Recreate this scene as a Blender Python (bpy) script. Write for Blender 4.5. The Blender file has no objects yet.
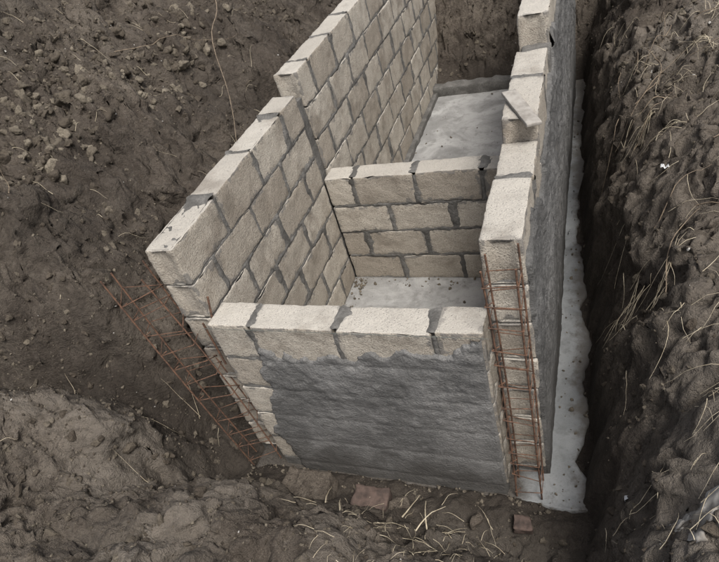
import bpy, math, random, bmesh
import numpy as np
from mathutils import Vector, Matrix
random.seed(7); rng=np.random.default_rng(7)
S=bpy.context.scene

# ---------------------------------------------------------------- noise
def _h(ix,iy,iz,seed):
    n=(ix*374761393+iy*668265263+iz*2147483647+seed*974634777)&0xffffffff
    n=((n^(n>>13))*1274126177)&0xffffffff
    n=((n^(n>>15))*2246822519)&0xffffffff
    n=n^(n>>16)
    return (n&0xffffff)/float(0xffffff)*2-1
def vn(P,f,seed=0):
    Q=P*f+seed*17.31; I=np.floor(Q).astype(np.int64); F=Q-I; F=F*F*F*(F*(F*6-15)+10)
    x,y,z=I[:,0],I[:,1],I[:,2]; r=0
    for dx in (0,1):
        wx=F[:,0] if dx else 1-F[:,0]
        for dy in (0,1):
            wy=F[:,1] if dy else 1-F[:,1]
            for dz in (0,1):
                wz=F[:,2] if dz else 1-F[:,2]
                r=r+wx*wy*wz*_h(x+dx,y+dy,z+dz,seed)
    return r
def fbm(P,f,o=4,seed=0,g=.5):
    r=0;a=1
    for i in range(o):
        r=r+a*vn(P,f*(2.03**i),seed+i); a*=g
    return r
def lumps(P,f,seed=0,pres=.6):
    q=P[:,:2]*f+np.stack([vn(P,f*.9,seed+50)+.5*vn(P,f*3,seed+52),vn(P,f*.9,seed+51)+.5*vn(P,f*3,seed+53)],1)*.35
    I=np.floor(q).astype(np.int64); best=np.zeros(len(P))
    for dx in (-1,0,1):
        for dy in (-1,0,1):
            cx,cy=I[:,0]+dx,I[:,1]+dy
            a=_h(cx,cy,cx*0,seed)*.5+.5; b=_h(cx,cy,cx*0+1,seed)*.5+.5; r=_h(cx,cy,cx*0+2,seed)*.5+.5; k=_h(cx,cy,cx*0+3,seed)*.5+.5
            rad=(.25+.5*r)*(k<pres)
            ex=q[:,0]-cx-a; ey=q[:,1]-cy-b; d=np.sqrt(ex*ex+ey*ey)*.6+.5*np.maximum(np.abs(ex*.8+ey*.6),np.abs(ex*-.5+ey*.8))
            h=rad*np.clip(1-(d/np.maximum(rad,1e-3))**2,0,1)**.55
            best=np.maximum(best,h)
    return best
def sm(a,b,x):
    t=np.clip((x-a)/(b-a),0,1); return t*t*(3-2*t)

# ---------------------------------------------------------------- mesh helpers
def mk(name,V,F,mat=None,smooth=True,attrs=None,parent=None):
    V=np.asarray(V,dtype=np.float32); F=np.asarray(F,dtype=np.int32)
    m=bpy.data.meshes.new(name); k=F.shape[1]
    m.vertices.add(len(V)); m.vertices.foreach_set('co',V.ravel())
    m.loops.add(F.size); m.loops.foreach_set('vertex_index',F.ravel())
    m.polygons.add(len(F)); m.polygons.foreach_set('loop_start',np.arange(0,F.size,k,dtype=np.int32))
    try: m.polygons.foreach_set('loop_total',np.full(len(F),k,dtype=np.int32))
    except Exception: pass
    m.update(calc_edges=True); m.validate()
    m.polygons.foreach_set('use_smooth',np.full(len(m.polygons),smooth))
    for n,a in (attrs or {}).items():
        at=m.attributes.new(n,'FLOAT','POINT'); at.data.foreach_set('value',np.asarray(a,dtype=np.float32))
    o=bpy.data.objects.new(name,m); S.collection.objects.link(o)
    if mat: m.materials.append(mat)
    if parent: o.parent=parent
    return o
def empty(name):
    e=bpy.data.objects.new(name,None); S.collection.objects.link(e); e.empty_display_size=.1; return e
def gridF(nu,nv,flip=False):
    i=np.arange(nu-1)[:,None]; j=np.arange(nv-1)[None,:]
    a=(i*nv+j).ravel(); F=np.stack([a,a+nv,a+nv+1,a+1],1)
    return F[:,::-1] if flip else F
def tubes(name,lines,rad,mat,parent=None,res=2,taper=False):
    c=bpy.data.curves.new(name,'CURVE'); c.dimensions='3D'; c.bevel_depth=rad; c.bevel_resolution=res; c.use_fill_caps=True
    for L in lines:
        s=c.splines.new('POLY'); s.points.add(len(L)-1)
        for i,p in enumerate(L):
            s.points[i].co=(p[0],p[1],p[2],1)
            s.points[i].radius=(1-.75*i/(len(L)-1)) if taper else 1
        s.use_smooth=True
    o=bpy.data.objects.new(name,c); S.collection.objects.link(o); c.materials.append(mat)
    if parent: o.parent=parent
    return o

# ---------------------------------------------------------------- materials
class M:
    def __init__(s,name,rough=.9):
        s.m=bpy.data.materials.new(name); s.m.use_nodes=True; s.t=s.m.node_tree; s.b=s.t.nodes['Principled BSDF']
        s.b.inputs['Roughness'].default_value=rough
        try: s.b.inputs['Specular IOR Level'].default_value=.2
        except: pass
        s.geo=s.n('ShaderNodeNewGeometry'); s.pos=s.geo.outputs['Position']
    def n(s,t,**k):
        x=s.t.nodes.new(t)
        for a,b in k.items(): setattr(x,a,b)
        return x
    def l(s,a,b): s.t.links.new(a,b)
    def noise(s,scale,detail=4,rough=.6,vec=None,dist=0):
        x=s.n('ShaderNodeTexNoise'); x.inputs['Scale'].default_value=scale; x.inputs['Detail'].default_value=detail
        x.inputs['Roughness'].default_value=rough; x.inputs['Distortion'].default_value=dist
        s.l(vec or s.pos,x.inputs['Vector']); return x.outputs['Fac']
    def vor(s,scale,feat='F1',vec=None):
        x=s.n('ShaderNodeTexVoronoi'); x.feature=feat; x.inputs['Scale'].default_value=scale; s.l(vec or s.pos,x.inputs['Vector']); return x
    def math(s,op,a,b=None,c=None):
        x=s.n('ShaderNodeMath',operation=op)
        for i,v in enumerate((a,b,c)):
            if v is None: continue
            if isinstance(v,(int,float)): x.inputs[i].default_value=v
            else: s.l(v,x.inputs[i])
        return x.outputs[0]
    def rng(s,v,a,b,c=0,d=1):
        x=s.n('ShaderNodeMapRange',interpolation_type='SMOOTHSTEP'); s.l(v,x.inputs[0])
        for i,q in enumerate((a,b,c,d)): x.inputs[i+1].default_value=q
        return x.outputs[0]
    def mix(s,f,a,b,mode='MIX'):
        x=s.n('ShaderNodeMix',data_type='RGBA',blend_type=mode)
        for i,v in ((0,f),(6,a),(7,b)):
            if isinstance(v,(int,float)): x.inputs[i].default_value=v
            elif isinstance(v,tuple): x.inputs[i].default_value=(*v,1)
            else: s.l(v,x.inputs[i])
        return x.outputs[2]
    def attr(s,n):
        x=s.n('ShaderNodeAttribute'); x.attribute_name=n; return x.outputs['Fac']
    def col(s,c): 
        if isinstance(c,tuple): s.b.inputs['Base Color'].default_value=(*c,1)
        else: s.l(c,s.b.inputs['Base Color'])
    def bump(s,hs):
        tot=None
        for h,d in hs:
            v=s.math('MULTIPLY',h,d); tot=v if tot is None else s.math('ADD',tot,v)
        x=s.n('ShaderNodeBump'); x.inputs['Distance'].default_value=1; s.l(tot,x.inputs['Height']); s.l(x.outputs[0],s.b.inputs['Normal'])
    def sep(s):
        x=s.n('ShaderNodeSeparateXYZ'); s.l(s.pos,x.inputs[0]); return x.outputs
    def nz(s):
        x=s.n('ShaderNodeSeparateXYZ'); s.l(s.geo.outputs['Normal'],x.inputs[0]); return x.outputs[2]
    def mapped(s,sc):
        x=s.n('ShaderNodeMapping'); x.inputs['Scale'].default_value=sc; s.l(s.pos,x.inputs[0]); return x.outputs[0]

def mat_block():
    a=M('block_mat',.95)
    tone=a.attr('tone'); edge=a.attr('edge')
    base=a.mix(tone,(.315,.275,.222),(.49,.445,.375))
    n1=a.noise(6,4,.65); base=a.mix(a.rng(n1,.4,.7,0,.5),base,(.25,.213,.168))
    n2=a.noise(150,2,.7); base=a.mix(a.rng(n2,.38,.62),a.mix(.36,base,(.14,.118,.098)),a.mix(.09,base,(.64,.60,.54)))
    v=a.vor(95); spk=a.rng(v.outputs['Distance'],.0,.30)
    base=a.mix(a.math('MULTIPLY',a.math('SUBTRACT',1,spk),.42),base,(.12,.10,.08))
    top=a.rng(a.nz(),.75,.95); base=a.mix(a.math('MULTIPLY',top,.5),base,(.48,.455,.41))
    n3=a.noise(22,4,.6); nl=a.noise(5,3,.6)
    e=a.math('ADD',edge,a.math('MULTIPLY',a.math('SUBTRACT',n3,.52),-.13))
    e=a.math('ADD',e,a.math('MULTIPLY',a.math('SUBTRACT',nl,.5),-.10))
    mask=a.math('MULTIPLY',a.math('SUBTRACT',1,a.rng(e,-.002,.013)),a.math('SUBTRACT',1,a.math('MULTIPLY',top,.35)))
    base=a.mix(a.math('MULTIPLY',mask,.85),base,a.mix(n3,(.115,.107,.097),(.215,.203,.186)))
    n4=a.noise(3,4,.6); base=a.mix(a.rng(n4,.52,.70,0,.5),base,(.175,.148,.118))
    a.col(base)
    a.bump([(n2,.004),(spk,.003),(n3,.006)])
    return a.m
def mat_mortar(name='mortar_mat',c=(.10,.095,.087),c2=(.18,.172,.159)):
    a=M(name,.92); n=a.noise(9,4,.65); n2=a.noise(90,3,.7)
    a.col(a.mix(a.rng(n2,.35,.7,0,.6),a.mix(a.rng(n,.35,.65),c,c2),tuple(x*.75 for x in c)))
    a.bump([(n2,.006),(n,.01)]); return a.m
def mat_plaster(name='plaster_mat',k=1.0):
    a=M(name,.92)
    st=a.noise(1,4,.6,a.mapped((9,9,20)),.8); n=a.noise(3.2,5,.65,dist=.5); f=a.noise(110,3,.7)
    c=a.mix(a.rng(n,.35,.65),(.12*k,.117*k,.112*k),(.21*k,.205*k,.196*k))
    c=a.mix(a.rng(st,.52,.7,0,.32),c,(.28*k,.272*k,.26*k))
    c=a.mix(a.rng(st,.45,.3,0,.3),c,(.09*k,.087*k,.083*k))
    c=a.mix(a.rng(f,.5,.72,0,.55),c,(.075*k,.072*k,.068*k))
    c=a.mix(a.rng(f,.45,.3,0,.25),c,(.34*k,.33*k,.315*k))
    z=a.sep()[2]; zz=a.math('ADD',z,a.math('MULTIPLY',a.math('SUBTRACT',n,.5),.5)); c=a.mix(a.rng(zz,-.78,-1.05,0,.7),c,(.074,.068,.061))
    a.col(c); a.bump([(st,.005),(f,.008),(n,.010)]); return a.m
def mat_conc(name,c1,c2,c3,mud=False,rough=.7):
    a=M(name,rough); n=a.noise(2.6,5,.65,dist=.6); n2=a.noise(12,4,.7); f=a.noise(120,2,.6)
    c=a.mix(a.rng(n,.38,.62),c1,c2); c=a.mix(a.rng(n2,.48,.7,0,.6),c,c3)
    c=a.mix(a.rng(f,.55,.75,0,.3),c,(.12,.11,.1))
    if mud:
        o=a.sep(); t=a.math('ADD',a.math('MULTIPLY',o[1],1.6),a.math('MULTIPLY',a.math('SUBTRACT',n2,.5),.8))
        t2=a.math('MAXIMUM',a.rng(t,.02,-.22),a.rng(a.math('SUBTRACT',o[0],a.math('MULTIPLY',n2,.08)),1.32,1.2))
        c=a.mix(a.math('MULTIPLY',t2,.95),c,a.mix(a.rng(f,.4,.65),(.085,.074,.062),(.045,.038,.032)))
        xm=a.math('ADD',o[0],a.math('ADD',a.math('MULTIPLY',a.math('SUBTRACT',n2,.5),.22),a.math('MULTIPLY',o[1],.035)))
        c=a.mix(a.rng(xm,1.51,1.59,0,.75),c,(.12,.104,.085))
    a.col(c); a.bump([(n2,.007),(f,.0015)]); return a.m
def mat_soil(name='soil_mat',k=1.0,use=True):
    a=M(name,.93)
    n=a.noise(1.6,4,.6,dist=.4); n2=a.noise(8,5,.7); n3=a.noise(45,4,.75); n4=a.noise(190,3,.75)
    c=a.mix(a.rng(n,.35,.65),(.110*k,.090*k,.072*k),(.18*k,.151*k,.121*k))
    c=a.mix(a.rng(n2,.42,.7,0,.65),c,(.072*k,.058*k,.046*k))
    c=a.mix(a.rng(n2,.42,.25,0,.5),c,(.24*k,.206*k,.166*k))
    c=a.mix(a.rng(n3,.48,.70,0,.7),c,(.043*k,.035*k,.028*k))
    c=a.mix(a.rng(n3,.44,.28,0,.5),c,(.29*k,.255*k,.21*k))
    c=a.mix(a.rng(n4,.50,.68,0,.6),c,(.033*k,.027*k,.022*k))
    c=a.mix(a.rng(n4,.42,.28,0,.4),c,(.36*k,.322*k,.272*k))
    if use:
        c=a.mix(a.math('MULTIPLY',a.attr('wet_shade'),.75),c,(.034,.028,.023))  # dark mix for damp soil and the painted gully shade
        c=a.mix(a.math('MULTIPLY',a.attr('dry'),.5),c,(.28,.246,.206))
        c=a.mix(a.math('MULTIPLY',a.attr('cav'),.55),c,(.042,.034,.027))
    a.col(c)
    a.bump([(n2,.024),(n3,.024),(n4,.006)]); return a.m
def mat_clod():
    a=M('clod_mat',.95); t=a.attr('tone'); n3=a.noise(60,4,.75)
    c=a.mix(t,(.080,.065,.050),(.30,.26,.20)); c=a.mix(a.rng(n3,.42,.7,0,.65),c,(.05,.041,.032))
    c=a.mix(a.rng(t,.97,.985),c,(.52,.50,.46))
    a.col(c); a.bump([(n3,.014)]); return a.m
def mat_rust():
    a=M('rust_mat',.85); n=a.noise(45,3,.7)
    a.col(a.mix(a.rng(n,.35,.65),(.07,.045,.034),(.165,.092,.06))); return a.m
def mat_simple(name,c1,c2,scale=30,rough=.85):
    a=M(name,rough); n=a.noise(scale,4,.65); a.col(a.mix(a.rng(n,.3,.7),c1,c2)); a.bump([(n,.004)]); return a.m
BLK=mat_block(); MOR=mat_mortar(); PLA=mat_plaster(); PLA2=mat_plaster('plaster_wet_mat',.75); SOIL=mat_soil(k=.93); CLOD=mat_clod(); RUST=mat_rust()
FLOOR=mat_conc('floor_mat',(.24,.235,.224),(.38,.373,.356),(.175,.168,.157))
FOOT=mat_conc('footing_mat',(.21,.217,.216),(.29,.297,.294),(.15,.152,.148),True,.3)
STRAW=mat_simple('straw_mat',(.36,.30,.21),(.58,.51,.38))
ROOT=mat_simple('root_mat',(.13,.10,.075),(.28,.22,.155))
WOOD=mat_simple('wood_mat',(.22,.20,.175),(.36,.335,.30),18)
WHITE=mat_simple('litter_mat',(.5,.5,.5),(.7,.7,.69),20,.5)
LIME=mat_simple('cement_powder_mat',(.20,.18,.155),(.42,.405,.38),9)

# ---------------------------------------------------------------- terrain
Z0=-1.13
def terrain(x,y,full=False):
    x=np.asarray(x,float); y=np.asarray(y,float)
    P=np.stack([x,y,np.zeros_like(x)],1)
    w1=.10*fbm(P,1.3,3,11); w2=.05*fbm(P,4,3,21)
    edge=np.interp(y,[-1,.4,2.5,5],[1.59,1.59,1.50,1.48])
    dl=-.20-x+w1+w2; df=-.08-y+w1*.5+w2*.6; dr=x-edge-(w1*.3+w2*.8); db=y-4.62+w1
    L=np.interp(dl,[-1,0,.10,.26,.5,.9,1.7,2.7,4.5,8,20],[Z0,Z0,-1.05,-.62,-.14,.26,.95,1.5,1.55,.8,.5])
    Lf=np.interp(dl,[-1,0,.08,.30,.7,1.3,2.4,4.5,8,20],[Z0,Z0,-1.0,-.50,-.14,.05,.35,.6,.5,.5])
    b=sm(-.55,.25,y); L=L*b+Lf*(1-b)
    F=np.interp(df,[-1,0,.12,.22,.5,.9,1.4,3,20],[Z0,Z0,-1.05,-.86,-.52,-.28,-.08,.1,.3])
    F=F-.28*sm(.2,1.4,x)*sm(0,.3,df)*(1-sm(.5,1.3,df))
    R=np.interp(dr,[-1,0,.03,.09,.20,.36,.7,2,20],[Z0,Z0,-1.0,-.74,-.38,-.08,.08,.2,.5])
    B=np.interp(db,[-1,0,.08,.3,.5,1.,2,20],[Z0,Z0,-.95,-.55,-.2,.35,.6,.6])
    z=np.maximum(np.maximum(L,F),np.maximum(R,B))
    out=sm(.0,.22,np.maximum(np.maximum(dl,df),np.maximum(dr,db)))
    gl=.28*(-x-.3)+.05*vn(P,2.5,66)
    g=np.exp(-((y-.08+gl)/.17)**2)*sm(.08,.35,dl)
    z=z-.50*g*(1-sm(1.6,2.8,dl))
    rid=np.exp(-((y+.27+gl)/.10)**2)*sm(.05,.4,dl)*(1-sm(1.4,2.2,dl)); z=z+.11*rid
    mo=np.clip(vn(P,1.9,401)+.25*vn(P,4,402),0,1)
    z=z+.26*mo*sm(.3,1.0,dl)*sm(.1,.6,y)
    z=np.maximum(z,Z0)
    amp=out
    heap=sm(-.9,-1.6,x)
    rough=.62+.38*sm(-.5,.2,y)+.45*heap
    l1=lumps(P,6.0,300,.45); l2=lumps(P,14,310,.55); l3=lumps(P,31,320,.65); l4=lumps(P,9,330,.35)
    lm=l1*.11*(.5+.5*vn(P,1.5,7))*rough+l4*.058*rough+l2*.050*rough+l3*.023*rough
    n=.10*fbm(P,1.1,2,41)+.045*fbm(P,5,2,45)+.024*fbm(P,13,2,51)
    n=n+.02*vn(np.stack([x*.5+y*.5,y*2-x*1.2,x*0],1),8,77)*sm(0,-.4,y)
    z=z+amp*(n+lm-.02)+(1-amp)*(.010*fbm(P,15,3,71)+.008*l3*2)
    z=z+.055*sm(.04,-.07,y)*sm(1.42,1.2,x)*sm(-.3,-.05,x)*(.75+.45*vn(P,7,88)+.25*vn(P,20,89))
    ins=(x>-.2)&(x<1.42)&(y>-.015)&(y<4.6)
    z=np.where(ins,Z0-.05,z)
    if full: return z,amp,(l1*.5+l2+l3+l4*.5),g,rid
    return z,amp
def axis(a,b,s,far):
    c=list(np.arange(a,b,s)); st=s; p=a; left=[]
    while p>-far: st*=1.18; p-=st; left.append(p)
    st=s; p=c[-1]; r=[]
    while p<far: st*=1.18; p+=st; r.append(p)
    return np.array(left[::-1]+c+r)
xs=axis(-2.6,2.7,.0095,120); ys=axis(-1.25,1.6,.0095,120)
ys=np.concatenate([ys[ys<1.585],np.arange(1.59,5.8,.016)])
p=ys[-1]; st=.02; ex=[]
while p<130: st*=1.2; p+=st; ex.append(p)
ys=np.concatenate([ys,ex])
GX,GY=np.meshgrid(xs,ys,indexing='ij'); gx,gy=GX.ravel(),GY.ravel()
tz,tamp,tl,tg,trid=terrain(gx,gy,True)
TP=np.stack([gx,gy,tz],1)
hd=tamp*.8*(1-.55*tg)
TV=TP.copy()
TV[:,0]+=hd*(.055*vn(TP,6,81)+.027*vn(TP,17,82)+.013*vn(TP,45,83)); TV[:,1]+=hd*(.055*vn(TP,6,91)+.027*vn(TP,17,92)+.013*vn(TP,45,93))
TV[:,2]+=tamp*(.015*vn(TP,28,95)+.011*vn(TP,60,96))
wet_shade=sm(-.6,-1.05,tz)*.8+.85*sm(-.15,-.35,gx)*sm(-1.9,-.8,gx)*sm(-.30,.0,gy)*(.55+.5*vn(TP,2,97))+.6*tg; wet_shade=np.clip(wet_shade+.40*vn(TP,3,98)*(gx<1.5)+.45*np.clip(vn(TP,1.4,198),0,1),0,1)  # damp in low soil, plus gully shade painted into the soil colour
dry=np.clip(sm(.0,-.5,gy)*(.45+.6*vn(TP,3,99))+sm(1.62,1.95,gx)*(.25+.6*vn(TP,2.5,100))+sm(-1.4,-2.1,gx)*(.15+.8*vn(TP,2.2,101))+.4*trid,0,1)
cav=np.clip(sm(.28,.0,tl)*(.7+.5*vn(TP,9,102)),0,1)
mk('ground',TV,gridF(len(xs),len(ys)),SOIL,True,{'wet_shade':wet_shade,'dry':dry,'cav':cav})

def ico(sub):
    bm=bmesh.new(); bmesh.ops.create_icosphere(bm,subdivisions=sub,radius=1)
    V=np.array([v.co[:] for v in bm.verts]); F=np.array([[v.index for v in f.verts] for f in bm.faces]); bm.free(); return V,F
def rocks(sub,n):
    V0,F0=ico(sub); V0/=np.linalg.norm(V0,axis=1,keepdims=True); T=[]
    for i in range(n):
        pl=rng.normal(size=(13,3)); pl/=np.linalg.norm(pl,axis=1,keepdims=True); dd=rng.uniform(.55,1,13)
        dots=V0@pl.T; r=np.where(dots>.05,dd/np.maximum(dots,.05),9).min(1); r=np.minimum(r,1.25)
        V=V0*r[:,None]; V=V*(1+.18*vn(V+i*9,2.5,5)+.13*vn(V+i*9,6,6))[:,None]; T.append(V)
    return T,F0
def scatter(name,pts,rad,sub,mat,tone,sink=.3,parent=None):
    T,F0=rocks(sub,24); n=len(pts); V=np.stack([T[i] for i in rng.integers(0,24,n)])
    sc=rng.uniform(.6,1.3,(n,1,3)); V=V*sc
    q=rng.normal(size=(n,4)); q/=np.linalg.norm(q,axis=1,keepdims=True); w,x,y,z=q.T
    R=np.stack([1-2*(y*y+z*z),2*(x*y-z*w),2*(x*z+y*w),2*(x*y+z*w),1-2*(x*x+z*z),2*(y*z-x*w),2*(x*z-y*w),2*(y*z+x*w),1-2*(x*x+y*y)],1).reshape(n,3,3)
    V=np.einsum('nij,nkj->nki',R,V)*rad[:,None,None]+np.asarray(pts)[:,None,:]; V[:,:,2]+=(rad*(.5-sink)*.6)[:,None]
    F=(F0[None]+(np.arange(n)*T[0].shape[0])[:,None,None]).reshape(-1,3)
    return mk(name,V.reshape(-1,3),F,mat,False if sub<3 else True,{'tone':np.repeat(tone,T[0].shape[0])},parent)
ok=np.where((gx>-2.6)&(gx<2.6)&(gy>-1.2)&(gy<5.8)&(tamp>.3))[0]
w=np.where(gy[ok]>1.6,1.8,1.)*(.15+np.clip(vn(TP[ok],1.9,7)+.35,0,1.5)); w*=np.where(gx[ok]<-1.2,1.6,1); w/=w.sum()
i1=rng.choice(ok,30000,p=w); r1=.0025+.007*rng.random(30000)**2.2
t1=rng.random(30000)**2*.6; t1[rng.random(30000)<.012]=1
scatter('soil_crumbs',TV[i1],r1,1,CLOD,t1)
i2=rng.choice(ok,4200,p=w); r2=.009+.020*rng.random(4200)**2.6
scatter('soil_clods',TV[i2],r2,2,CLOD,rng.random(4200)**2*.5,.65)
ok3=ok[(gx[ok]<-1.2)&(gy[ok]>.5)]
w3=np.clip(vn(TP[ok3],1.1,17)+.5,0.05,1); w3/=w3.sum()
i3=rng.choice(ok3,1300,p=w3); r3=.012+.038*rng.random(1300)**2.3
scatter('clay_clods',TV[i3],r3,3,CLOD,.02+.75*rng.random(1300)**1.5,.8)
pp=[]
for _ in range(900):
    a=random.random()
    if a<.27: x=random.choice([random.uniform(-.01,.08),random.uniform(.0,1.24)]); y=random.choice([random.uniform(1.40,1.49),random.uniform(.2,1.45)]); z=-1.028
    elif a<.45: x=random.uniform(0,1.24); y=random.choice([random.uniform(1.67,2.0),random.uniform(1.7,4.4)]); z=-1.028
    elif a<.85: x=random.uniform(-.2,1.45); y=random.uniform(-.14,-.02); z=-1.09
    else: x=random.uniform(1.42,1.6); y=random.uniform(-.05,4); z=-1.102
    pp.append((x,y,z))
scatter('mortar_crumbs',np.array(pp),.003+.012*rng.random(900)**3,1,CLOD,.15+.5*rng.random(900),.3)

# ---------------------------------------------------------------- walls
def block(u0,u1,t0,t1,v0,v1,fn,out,groove=False,seed=0):
    h=np.array([(u1-u0)/2,(t1-t0)/2,(v1-v0)/2]); c=np.array([(u0+u1)/2,(t0+t1)/2,(v0+v1)/2]); r=.007
    ax=[]
    for k in range(3):
        m=max(2,int(2*h[k]/.018)); ax.append(np.concatenate([[-h[k],-h[k]+r*.35],np.linspace(-h[k]+r,h[k]-r,m),[h[k]-r*.35,h[k]]]))
    for k in range(3):
        a,b=[(1,2),(2,0),(0,1)][k]
        A,B=np.meshgrid(ax[a],ax[b],indexing='ij'); A=A.ravel();B=B.ravel()
        for sg in (-1,1):
            P=np.zeros((len(A),3)); P[:,k]=sg*h[k]; P[:,a]=A; P[:,b]=B
            ed=np.minimum(h[a]-np.abs(A),h[b]-np.abs(B))
            if k==2: ed=h[a]-np.abs(A) if a==0 else h[b]-np.abs(B)
            inn=np.clip(P,-(h-r),h-r); d=P-inn; P=inn+r*d/np.maximum(np.linalg.norm(d,axis=1,keepdims=True),1e-9)
            if groove and k==0:
                tt=np.abs(P[:,1])/h[1]; P[:,0]-=sg*.014*(1-sm(.38,.5,tt))
            W=fn(P+c)
            out['V'].append(W); out['F'].append(gridF(len(ax[a]),len(ax[b]),sg<0)+out['n']); out['n']+=len(W)
            out['e'].append(ed); out['t'].append(np.full(len(W),out['tone']))
def build_wall(name,axis_,a0,a1,t0,t1,z0,nc,pitch,topjit=.006,groove_ends=True,start=0,L=.40,seed=0,parent=None,zlo=None):
    rr=random.Random(seed); e=parent or empty(name)
    fn=(lambda P:P[:,[1,0,2]]) if axis_=='y' else (lambda P:P.copy())
    flip=axis_=='y'
    out=dict(V=[],F=[],e=[],t=[],n=0,tone=.5); J=[]
    for k in range(nc):
        us=[a0]; first=L if (k+start)%2==0 else L*.5
        u=a0+first+rr.uniform(-.015,.015)
        while u<a1-.07: us.append(u); u+=L+.012+rr.uniform(-.006,.006)
        us.append(a1); J.append(us[1:-1])
        for i in range(len(us)-1):
            g0=0 if i==0 else .007+rr.uniform(0,.005); g1=0 if i==len(us)-2 else .007+rr.uniform(0,.005)
            out['tone']=rr.random(); tj=rr.uniform(-.003,.004); dt=rr.uniform(-.005,.005)
            top=z0+(k+1)*pitch-(.013 if k<nc-1 else 0)+(rr.uniform(-topjit,topjit) if k==nc-1 else 0)
            block(us[i]+g0,us[i+1]-g1,t0+dt,t1+dt,z0+k*pitch+tj,top+(tj if k<nc-1 else 0),fn,out,groove_ends)
    V=np.concatenate(out['V']); tn=V.copy()
    chip=np.clip(vn(tn,19,140)-.38,0,1)*np.clip(1-np.concatenate(out['e'])/.03,0,1)*.020
    for ax in range(3): V[:,ax]+=.0022*vn(tn,30,100+ax)+.003*vn(tn,11,110+ax)+.0018*vn(tn,75,120+ax)
    V[:,2]-=chip
    F=np.concatenate(out['F'])
    if flip: F=F[:,::-1]
    mk('blocks',V,F,BLK,True,{'edge':np.concatenate(out['e']),'tone':np.concatenate(out['t'])},e)
    H=nc*pitch; zb=z0 if zlo is None else zlo
    def jd(u,v):
        k=np.clip(np.floor((v-z0)/pitch).astype(int),0,nc-1); d=np.full(u.shape,9.)
        for q in range(nc):
            for j in J[q]: d=np.where(k==q,np.minimum(d,np.abs(u-j)),d)
        vv=v-z0+.006; dh=np.abs(vv-np.round(vv/pitch)*pitch); dh=np.where(v>z0+H-pitch*.4,9,dh)
        return d,dh
    ins=.014; st=.011
    us=np.linspace(a0+ins,a1-ins,max(3,int((a1-a0)/st))); vs=np.linspace(zb,z0+H-ins+.004,max(3,int((z0+H-zb)/st)))
    U,Vv=np.meshgrid(us,vs,indexing='ij'); U=U.ravel();Vv=Vv.ravel(); d,dh=jd(U,Vv)
    for nm,t,sg in (('mortar_face_a',t0,-1),('mortar_face_b',t1,1)):
        Q=np.stack([U,np.full_like(U,t),Vv],1)
        n1=vn(Q,9,3)*.5+.5; n2=vn(Q,12,4)*.5+.5; n3=vn(Q,5,9)*.5+.5
        off=-.014+np.maximum((.013+.011*n2)*np.exp(-(d/(.013+.070*n1*n3))**2),(.010+.010*n1)*np.exp(-(dh/(.008+.032*n2*n3))**2))+.003*vn(Q,55,8)+.002*vn(Q,25,18)
        off=np.where(Vv<z0,np.maximum(off,.0),off)
        P=np.stack([U,t+sg*off,Vv],1); mk(nm,fn(P),gridF(len(us),len(vs),(sg>0)!=flip),MOR,True,None,e)
    ts=np.linspace(-1,1,14); tc=(t0+t1)/2; th=(t1-t0)/2
    U,T=np.meshgrid(us,ts,indexing='ij'); U=U.ravel();T=T.ravel(); d=np.full(U.shape,9.)
    for j in J[-1]: d=np.minimum(d,np.abs(U-j))
    T=tc+T*(th-ins+(ins-.001)*np.exp(-(d/.016)**2))
    Q=np.stack([U,T,T*0],1); n1=vn(Q,9,3)*.5+.5
    P=np.stack([U,T,z0+H-.014+.018*np.exp(-(d/(.012+.045*n1))**2)+.005*vn(Q,50,8)],1); mk('mortar_top',fn(P),gridF(len(us),len(ts),flip),MOR,True,None,e)
    ts=np.linspace(t0+ins,t1-ins,12)
    for q,uu in enumerate((a0+ins,a1-ins)):
        T,Vv=np.meshgrid(ts,vs,indexing='ij'); P=np.stack([T.ravel()*0+uu+(.012 if q==0 else -.012),T.ravel(),Vv.ravel()],1)
        vv=P[:,2]-z0+.006; dh=np.abs(vv-np.round(vv/pitch)*pitch)
        P[:,0]+=(-1 if q==0 else 1)*(.020*np.exp(-(dh/.012)**2)+.002*vn(P,60,2)); mk('mortar_end',fn(P),gridF(len(ts),len(vs),(q==1)!=flip),MOR,True,None,e)
    return e
FZ=-1.03
left=build_wall('block_wall','y',.06,1.50,-.17,-.02,FZ,7,.203,seed=1,zlo=-1.12,topjit=.012)
left2=build_wall('block_wall','y',1.60,5.4,-.17,-.02,FZ,7,.216,seed=2,start=1,zlo=-1.12)
right=build_wall('block_wall','y',.11,.80,1.25,1.40,FZ,7,.197,seed=3,zlo=-1.12)
build_wall('x','y',.80,1.52,1.25,1.40,FZ,7,.212,seed=4,parent=right,zlo=-1.12)
right2=build_wall('block_wall','y',1.62,5.4,1.25,1.40,FZ,8,.203,seed=5,start=1,zlo=-1.12)
front=build_wall('block_wall','x',0.0,1.235,0,.15,FZ,5,.205,seed=6,start=1,zlo=-1.12)
divi=build_wall('partition_wall','x',-.015,1.245,1.50,1.65,FZ,4,.21,seed=8,start=0)
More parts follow.
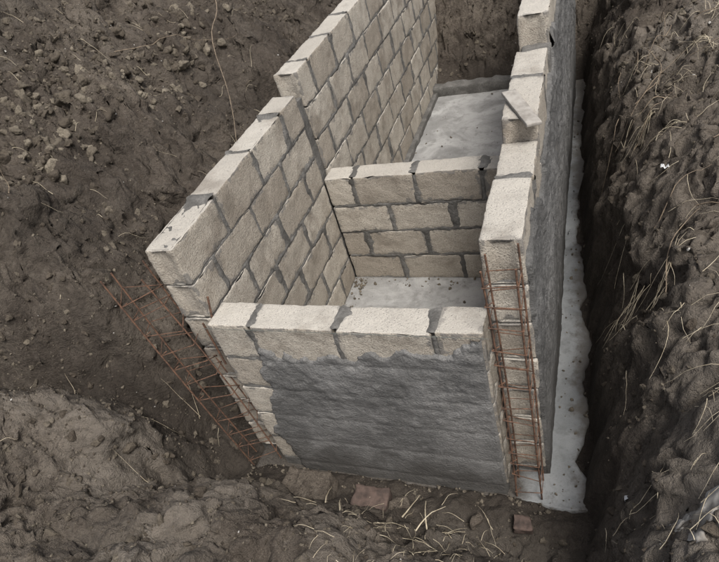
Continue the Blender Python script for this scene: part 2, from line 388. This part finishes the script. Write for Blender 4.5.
def slabbox(name,x0,x1,y0,y1,z0,z1,mat,parent=None,amp=.006,st=.02,seed=0,freq=14,r=.01):
    h=np.array([x1-x0,y1-y0,z1-z0])/2; c=np.array([x0+x1,y0+y1,z0+z1])/2; Vs=[];Fs=[];n=0; r=min(r,h.min()*.8)
    ax=[np.concatenate([[-h[k],-h[k]+r*.35],np.linspace(-h[k]+r,h[k]-r,max(2,int(2*h[k]/st))),[h[k]-r*.35,h[k]]]) for k in range(3)]
    for k in range(3):
        a,b=[(1,2),(2,0),(0,1)][k]; A,B=np.meshgrid(ax[a],ax[b],indexing='ij')
        for sg in (-1,1):
            P=np.zeros((A.size,3)); P[:,k]=sg*h[k];P[:,a]=A.ravel();P[:,b]=B.ravel()
            inn=np.clip(P,-(h-r),h-r); d=P-inn; P=inn+r*d/np.maximum(np.linalg.norm(d,axis=1,keepdims=True),1e-9)+c
            Vs.append(P);Fs.append(gridF(len(ax[a]),len(ax[b]),sg<0)+n);n+=len(P)
    V=np.concatenate(Vs);Q=V.copy()
    for a in range(3): V[:,a]+=amp*fbm(Q,freq,3,seed+a*7)
    return mk(name,V,np.concatenate(Fs),mat,True,{'tone':np.full(len(V),.4),'edge':np.full(len(V),.1)},parent)
slabbox('column_mortar',-.155,-.035,1.49,1.61,-1.12,.33,MOR,left,.008)
slabbox('column_mortar',1.262,1.412,1.500,1.640,-1.12,.435,MOR,right,.005)

def plaster(name,axis_,a0,a1,z0,z1,t,sg,maskf,parent,th=.014,seed=0,wob=.035,topf=None,mat=None,k_=1.0):
    us=np.arange(a0,a1,.0085); vs=np.arange(z0,z1,.0085); U,V=np.meshgrid(us,vs,indexing='ij');U=U.ravel();V=V.ravel()
    if topf is not None: V=np.minimum(V,topf(U)-.025)
    Q=np.stack([U*1.0,U*0+seed,V*1.6],1); Q2=np.stack([U,U*0+seed,V],1)
    m=maskf(U,V)+wob*fbm(Q2,6,5,seed+1,.6)
    k=sm(-.010,.010,m)
    up=sm(-.95,-.3,V)
    blob=np.abs(vn(Q2,16,seed+21))*.004+.009*np.clip(vn(Q2,9,seed+25)-.2,0,1)
    n=(.004*fbm(Q,3.5,3,seed+5)+.0032*fbm(Q2,24,3,seed+9,.65)*(.4+.8*up)+blob*up)*k_
    # faint print of the bed joints under the coat
    jv=V+1.03; dj=np.abs(jv-np.round(jv/.205)*.205); n=n-.003*np.exp(-(dj/.012)**2)
    off=-.024+k*(.024+th+n)
    e=np.minimum(U-a0,a1-U); off=np.where(e<.009,-.03,off)
    P=np.stack([U,t+sg*off,V],1)
    if axis_=='y': P=P[:,[1,0,2]]
    return mk(name,P,gridF(len(us),len(vs),(sg>0)!=(axis_=='y')),mat or PLA,True,None,parent)
def mf(U,V):
    top=-.12+.07*sm(.75,1.15,U)-.05*sm(.22,.4,U)*sm(.8,.5,U)
    lft=.09+.10*sm(-.9,-.2,V)
    drip=.05*np.clip(vn(np.stack([U,U*0,V*.15],1),22,501),0,1)
    return np.minimum(top-V-drip+.01,U-lft)
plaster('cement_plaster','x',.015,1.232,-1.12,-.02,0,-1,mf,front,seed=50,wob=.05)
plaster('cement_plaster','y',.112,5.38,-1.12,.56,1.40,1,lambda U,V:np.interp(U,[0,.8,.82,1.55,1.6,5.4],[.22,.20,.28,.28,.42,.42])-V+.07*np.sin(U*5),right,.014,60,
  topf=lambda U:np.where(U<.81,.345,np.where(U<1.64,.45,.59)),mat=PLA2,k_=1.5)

# ---------------------------------------------------------------- floors, footing
def edge_slab(name,x0,x1,y0,y1,ztop,depth,mat,wob,seed,st=.02,amp=.004,edgef=None):
    xs_=np.concatenate([[x0,x0],np.arange(x0+st*.5,x1-st*.5,st),[x1,x1]]); ys_=np.concatenate([[y0,y0],np.arange(y0+st*.5,y1-st*.5,st),[y1,y1]])
    A,B=np.meshgrid(xs_,ys_,indexing='ij'); ia,ib=np.meshgrid(np.arange(len(xs_)),np.arange(len(ys_)),indexing='ij')
    bd=((ia==0)|(ia==len(xs_)-1)|(ib==0)|(ib==len(ys_)-1)).ravel()
    A=A.ravel();B=B.ravel(); P=np.stack([A,B,A*0],1)
    wx=wob*fbm(P,4,4,seed); wy=wob*fbm(P,4,4,seed+3)
    fx=sm(.25,0,x1-A); fy=sm(.25,0,B-y0)
    P[:,0]+=wx*fx; P[:,1]+=wy*fy*.4
    if edgef is not None: P[:,0]+=edgef(B)*sm(.22,0,x1-A)
    P[:,2]=ztop+amp*fbm(P,6,4,seed+6); P[bd,2]=ztop-depth
    return mk(name,P,gridF(len(xs_),len(ys_)),mat)
edge_slab('footing_slab',-.18,1.585,-.045,4.75,-1.105,.06,FOOT,.05,200,edgef=lambda y:np.interp(y,[0,.4,2.5,5],[0,0,-.09,-.10]))
edge_slab('concrete_floor',-.03,1.26,.14,1.51,FZ,.06,FLOOR,0,210)
edge_slab('concrete_floor',-.03,1.26,1.64,4.50,FZ,.06,FLOOR,0,220)
slabbox('concrete_kerb',-.025,.03,1.64,4.45,-1.06,-.975,MOR,None,.006,.03,11)
slabbox('concrete_kerb',-.03,1.26,4.44,4.58,-1.10,-.93,MOR,None,.01,.03,12)

# ---------------------------------------------------------------- rebar
def cage(name,base,top,w,d,n,skew=0,seed=0,ext=.0,jit=1.):
    rr=random.Random(seed); base=Vector(base);top=Vector(top);ax=(top-base)
    X=Vector((1,0,0)); X=(X-ax.normalized()*X.dot(ax.normalized())).normalized(); Y=ax.normalized().cross(X)
    if skew: X,Y=X*math.cos(skew)+Y*math.sin(skew),Y*math.cos(skew)-X*math.sin(skew)
    e=empty(name); C=[(-w/2,-d/2),(w/2,-d/2),(w/2,d/2),(-w/2,d/2)]; L=[]
    for c in C:
        ex=rr.uniform(0,.05)+ext; pts=[]
        bend=Vector((rr.uniform(-.014,.014),rr.uniform(-.014,.014),0))*jit
        for i in range(13):
            t=i/12; pts.append(base+ax*(t*(1+ex))+X*c[0]+Y*c[1]+bend*math.sin(t*math.pi))
        L.append(pts)
    tubes('main_bars',L,.0042,RUST,e)
    G=[]
    for i in range(n):
        t=(i+.5)/n+rr.uniform(-.014,.014)*jit; tl=[rr.uniform(-.016,.016)*jit for _ in range(4)]
        pts=[base+ax*(t+tl[k%4])+X*C[k%4][0]*1.08+Y*C[k%4][1]*1.08 for k in range(5)]
        pts.append(pts[-1]+(X*.5+Y*.5)*.05); G.append(pts)
    tubes('stirrups',G,.0025,RUST,e); return e
cage('rebar_cage',(1.325,.035,-1.10),(1.325,.035,.31),.115,.10,13,0,1)
cage('rebar_cage',(-.09,.0,-1.04),(-.275,.0,.27),.17,.09,11,.3,2,jit=1.8)
tubes('rebar_stub',[[(-.02,.04,-.3),(-.012,.05,-.05),(.012,.08,.10)],[(-.05,.03,-.3),(-.045,.03,-.02)]],.005,RUST)

# ---------------------------------------------------------------- loose things
BRICK=mat_simple('brick_mat',(.055,.042,.036),(.115,.082,.068),25)
slabbox('muddy_block',.10,.36,-.25,-.09,-1.08,-.965,mat_soil('mudblock_mat',1.0,False),None,.012,.010,31,12,.016)
b=slabbox('broken_brick',.0,.18,.0,.12,0,.09,BRICK,None,.008,.010,32,14,.012)
b.location=(.50,-.25,-1.06); b.rotation_euler=(.05,.08,.05)
MUD=mat_soil('mudfragment_mat',1.1,False)
for (x,y,z,sx,sy,sz,r) in ((.72,-.18,-1.07,.10,.06,.05,.6),(.02,-.20,-1.06,.08,.06,.05,1.2),(1.30,-.17,-1.09,.09,.07,.05,.2),(1.10,-.20,-1.07,.06,.05,.04,.9)):
    o=slabbox('block_fragment',-sx/2,sx/2,-sy/2,sy/2,0,sz,BRICK if x>1.2 else MUD,None,.012,.008,int(x*50)+60,16,.012); o.location=(x,y,z); o.rotation_euler=(.1,.15,r)
wb=slabbox('wooden_board',-.032,.032,-.15,.15,-.007,.007,WOOD,None,.0015,.01,33,10,.003)
wb.location=(1.33,.87,.462); wb.rotation_euler=(.10,.1,.45)
tubes('builders_string',[[(-.01,-.022,.001),(.6,-.02,-.001),(1.26,-.022,.001)]],.0010,mat_simple('string_mat',(.08,.09,.08),(.15,.16,.14)))
def T(x,y): return float(terrain(np.array([x]),np.array([y]))[0][0])
def patch(name,cx,cy,r,mat,seed):
    a=np.linspace(-r,r,90); A,B=np.meshgrid(a,a,indexing='ij'); A=A.ravel();B=B.ravel(); P=np.stack([A+cx,B+cy,A*0],1)
    m=1-np.sqrt(A*A+B*B)/r+.9*fbm(P,11,5,seed,.6); z=terrain(P[:,0],P[:,1])[0]
    P[:,2]=z+.03*sm(.1,.5,m)-.03+.012*vn(P,30,seed)+.008*vn(P,70,seed); mk(name,P,gridF(90,90),mat)
patch('cement_spill',1.93,-.62,.18,LIME,5)
def litter(x,y,s,seed,dz=.01):
    a=np.linspace(-1,1,14); A,B=np.meshgrid(a,a,indexing='ij'); P=np.stack([A.ravel(),B.ravel()*.6,A.ravel()*0],1)
    Q=P+seed; P[:,0]+=.3*vn(Q,2,1);P[:,1]+=.3*vn(Q,2,2);P[:,2]=.45*vn(Q,1.7,3)+.2*vn(Q,4,4)
    o=mk('plastic_litter',P*s,gridF(14,14),WHITE); o.location=(x,y,T(x,y)+dz+s*.4)
litter(1.93,1.25,.022,3); litter(1.74,-.26,.018,7); litter(.98,5.0,.05,11); litter(2.2,.25,.013,13)

def straw(x,y,L,ang,lift=.01,rise=.03,n=7,curv=.5):
    X_=[];a=ang
    for i in range(n):
        X_.append((x,y)); a+=random.uniform(-curv,curv); x+=L/n*math.cos(a); y+=L/n*math.sin(a)
    A=np.array(X_); zs=terrain(A[:,0],A[:,1])[0]+lift+rise*np.sin(np.pi*np.arange(n)/(n-1))
    zs=[(zs[max(0,i-1)]+zs[i]+zs[min(n-1,i+1)])/3+.004 for i in range(n)]
    return [(p[0],p[1],q) for p,q in zip(X_,zs)]
straws=[]; R=random.uniform
for _ in range(170): straws.append(straw(R(1.72,2.6),R(-.5,4),R(.05,.26),R(0,6.28),.018,.03,7,.22))
for _ in range(14):
    cx,cy,ca=R(1.72,2.35),R(-.4,2.6),R(0,6.28)
    for _ in range(7): straws.append(straw(cx+R(-.05,.05),cy+R(-.05,.05),R(.06,.2),ca+R(-.9,.9),.018,.03,6,.2))
for _ in range(40): straws.append(straw(R(.35,1.2),R(-.5,-.15),R(.05,.18),R(0,6.28),.015,.03,7,.2))
for _ in range(230): straws.append(straw(R(.6,2.1),R(-.95,-.3),R(.03,.16),R(0,6.28),.012,.02,7,.2))
for _ in range(90): straws.append(straw(R(-2.2,-.4),R(-.9,3.2),R(.05,.2),R(0,6.28),.012,.02,7,.25))
tubes('dry_straw',straws,.0014,STRAW,None,1,True)
thick=[straw(.42,-.30,.22,1.9,.05,.03,6,.1),straw(.55,-.38,.20,2.1,.04,.03,6,.15),straw(.80,-.30,.2,1.3,.05,.05,6,.15),straw(.86,-.33,.22,1.1,.05,.06,6,.1),straw(.9,-.30,.16,1.9,.05,.05,6,.1)]
tubes('dead_stalks',thick,.004,STRAW,None,1,True)
roots=[straw(R(1.68,2.5),R(-.3,3),R(.2,.5),R(0,6.28),.02,.05,12,.3) for _ in range(24)]
roots.append(straw(-1.62,2.05,1.1,1.15,.03,.06,16,.25)); roots.append(straw(-1.2,.4,.3,2.4,.02,.03,8,.3))
tubes('tree_roots',roots,.0030,ROOT,None,1,True)
br=[];p0=Vector((-1.42,3.25,T(-1.42,3.25)+.05));p1=Vector((-.165,.97,.405))
for i in range(14):
    t=i/13; q=p0.lerp(p1,t); q.z+=.10*math.sin(t*math.pi)+.01*math.sin(t*17); q.x+=.03*math.sin(t*9); br.append(q)
tubes('thin_branch',[br],.0055,ROOT,None,1,True)
# ---------------------------------------------------------------- light, world, camera
w=bpy.data.worlds.new('World'); S.world=w; w.use_nodes=True; nt=w.node_tree
sky=nt.nodes.new('ShaderNodeTexSky'); sky.sky_type='NISHITA'; sky.sun_disc=False
el,az=math.radians(57),math.radians(135)
sky.sun_elevation=el; sky.sun_rotation=az; sky.air_density=1; sky.dust_density=4.5; sky.ozone_density=1
hs=nt.nodes.new('ShaderNodeHueSaturation'); hs.inputs['Saturation'].default_value=.5
nt.links.new(sky.outputs[0],hs.inputs['Color']); nt.links.new(hs.outputs[0],nt.nodes['Background'].inputs[0]); nt.nodes['Background'].inputs[1].default_value=.15
sd=bpy.data.lights.new('sun','SUN'); sd.energy=3.2; sd.angle=math.radians(20); sd.color=(1,.98,.95)
so=bpy.data.objects.new('sun',sd); S.collection.objects.link(so)
dirv=Vector((math.sin(az)*math.cos(el),math.cos(az)*math.cos(el),math.sin(el)))
so.rotation_euler=dirv.to_track_quat('Z','Y').to_euler()
cd=bpy.data.cameras.new('camera'); co=bpy.data.objects.new('camera',cd); S.collection.objects.link(co)
cd.sensor_width=36; cd.lens=590/719*36; cd.clip_end=500; cd.clip_start=.02
X=Vector((.9265,.282,-.2498)).normalized(); Zc=Vector((.3765,-.693,.614)); Zc=(Zc-X*Zc.dot(X)).normalized(); Yc=Zc.cross(X)
Mx=Matrix((X,Yc,Zc)).transposed().to_4x4(); Mx.translation=(1.634,-1.51,1.603); co.matrix_world=Mx
S.camera=co
S.view_settings.view_transform='Standard'; S.view_settings.look='None'; S.view_settings.exposure=0
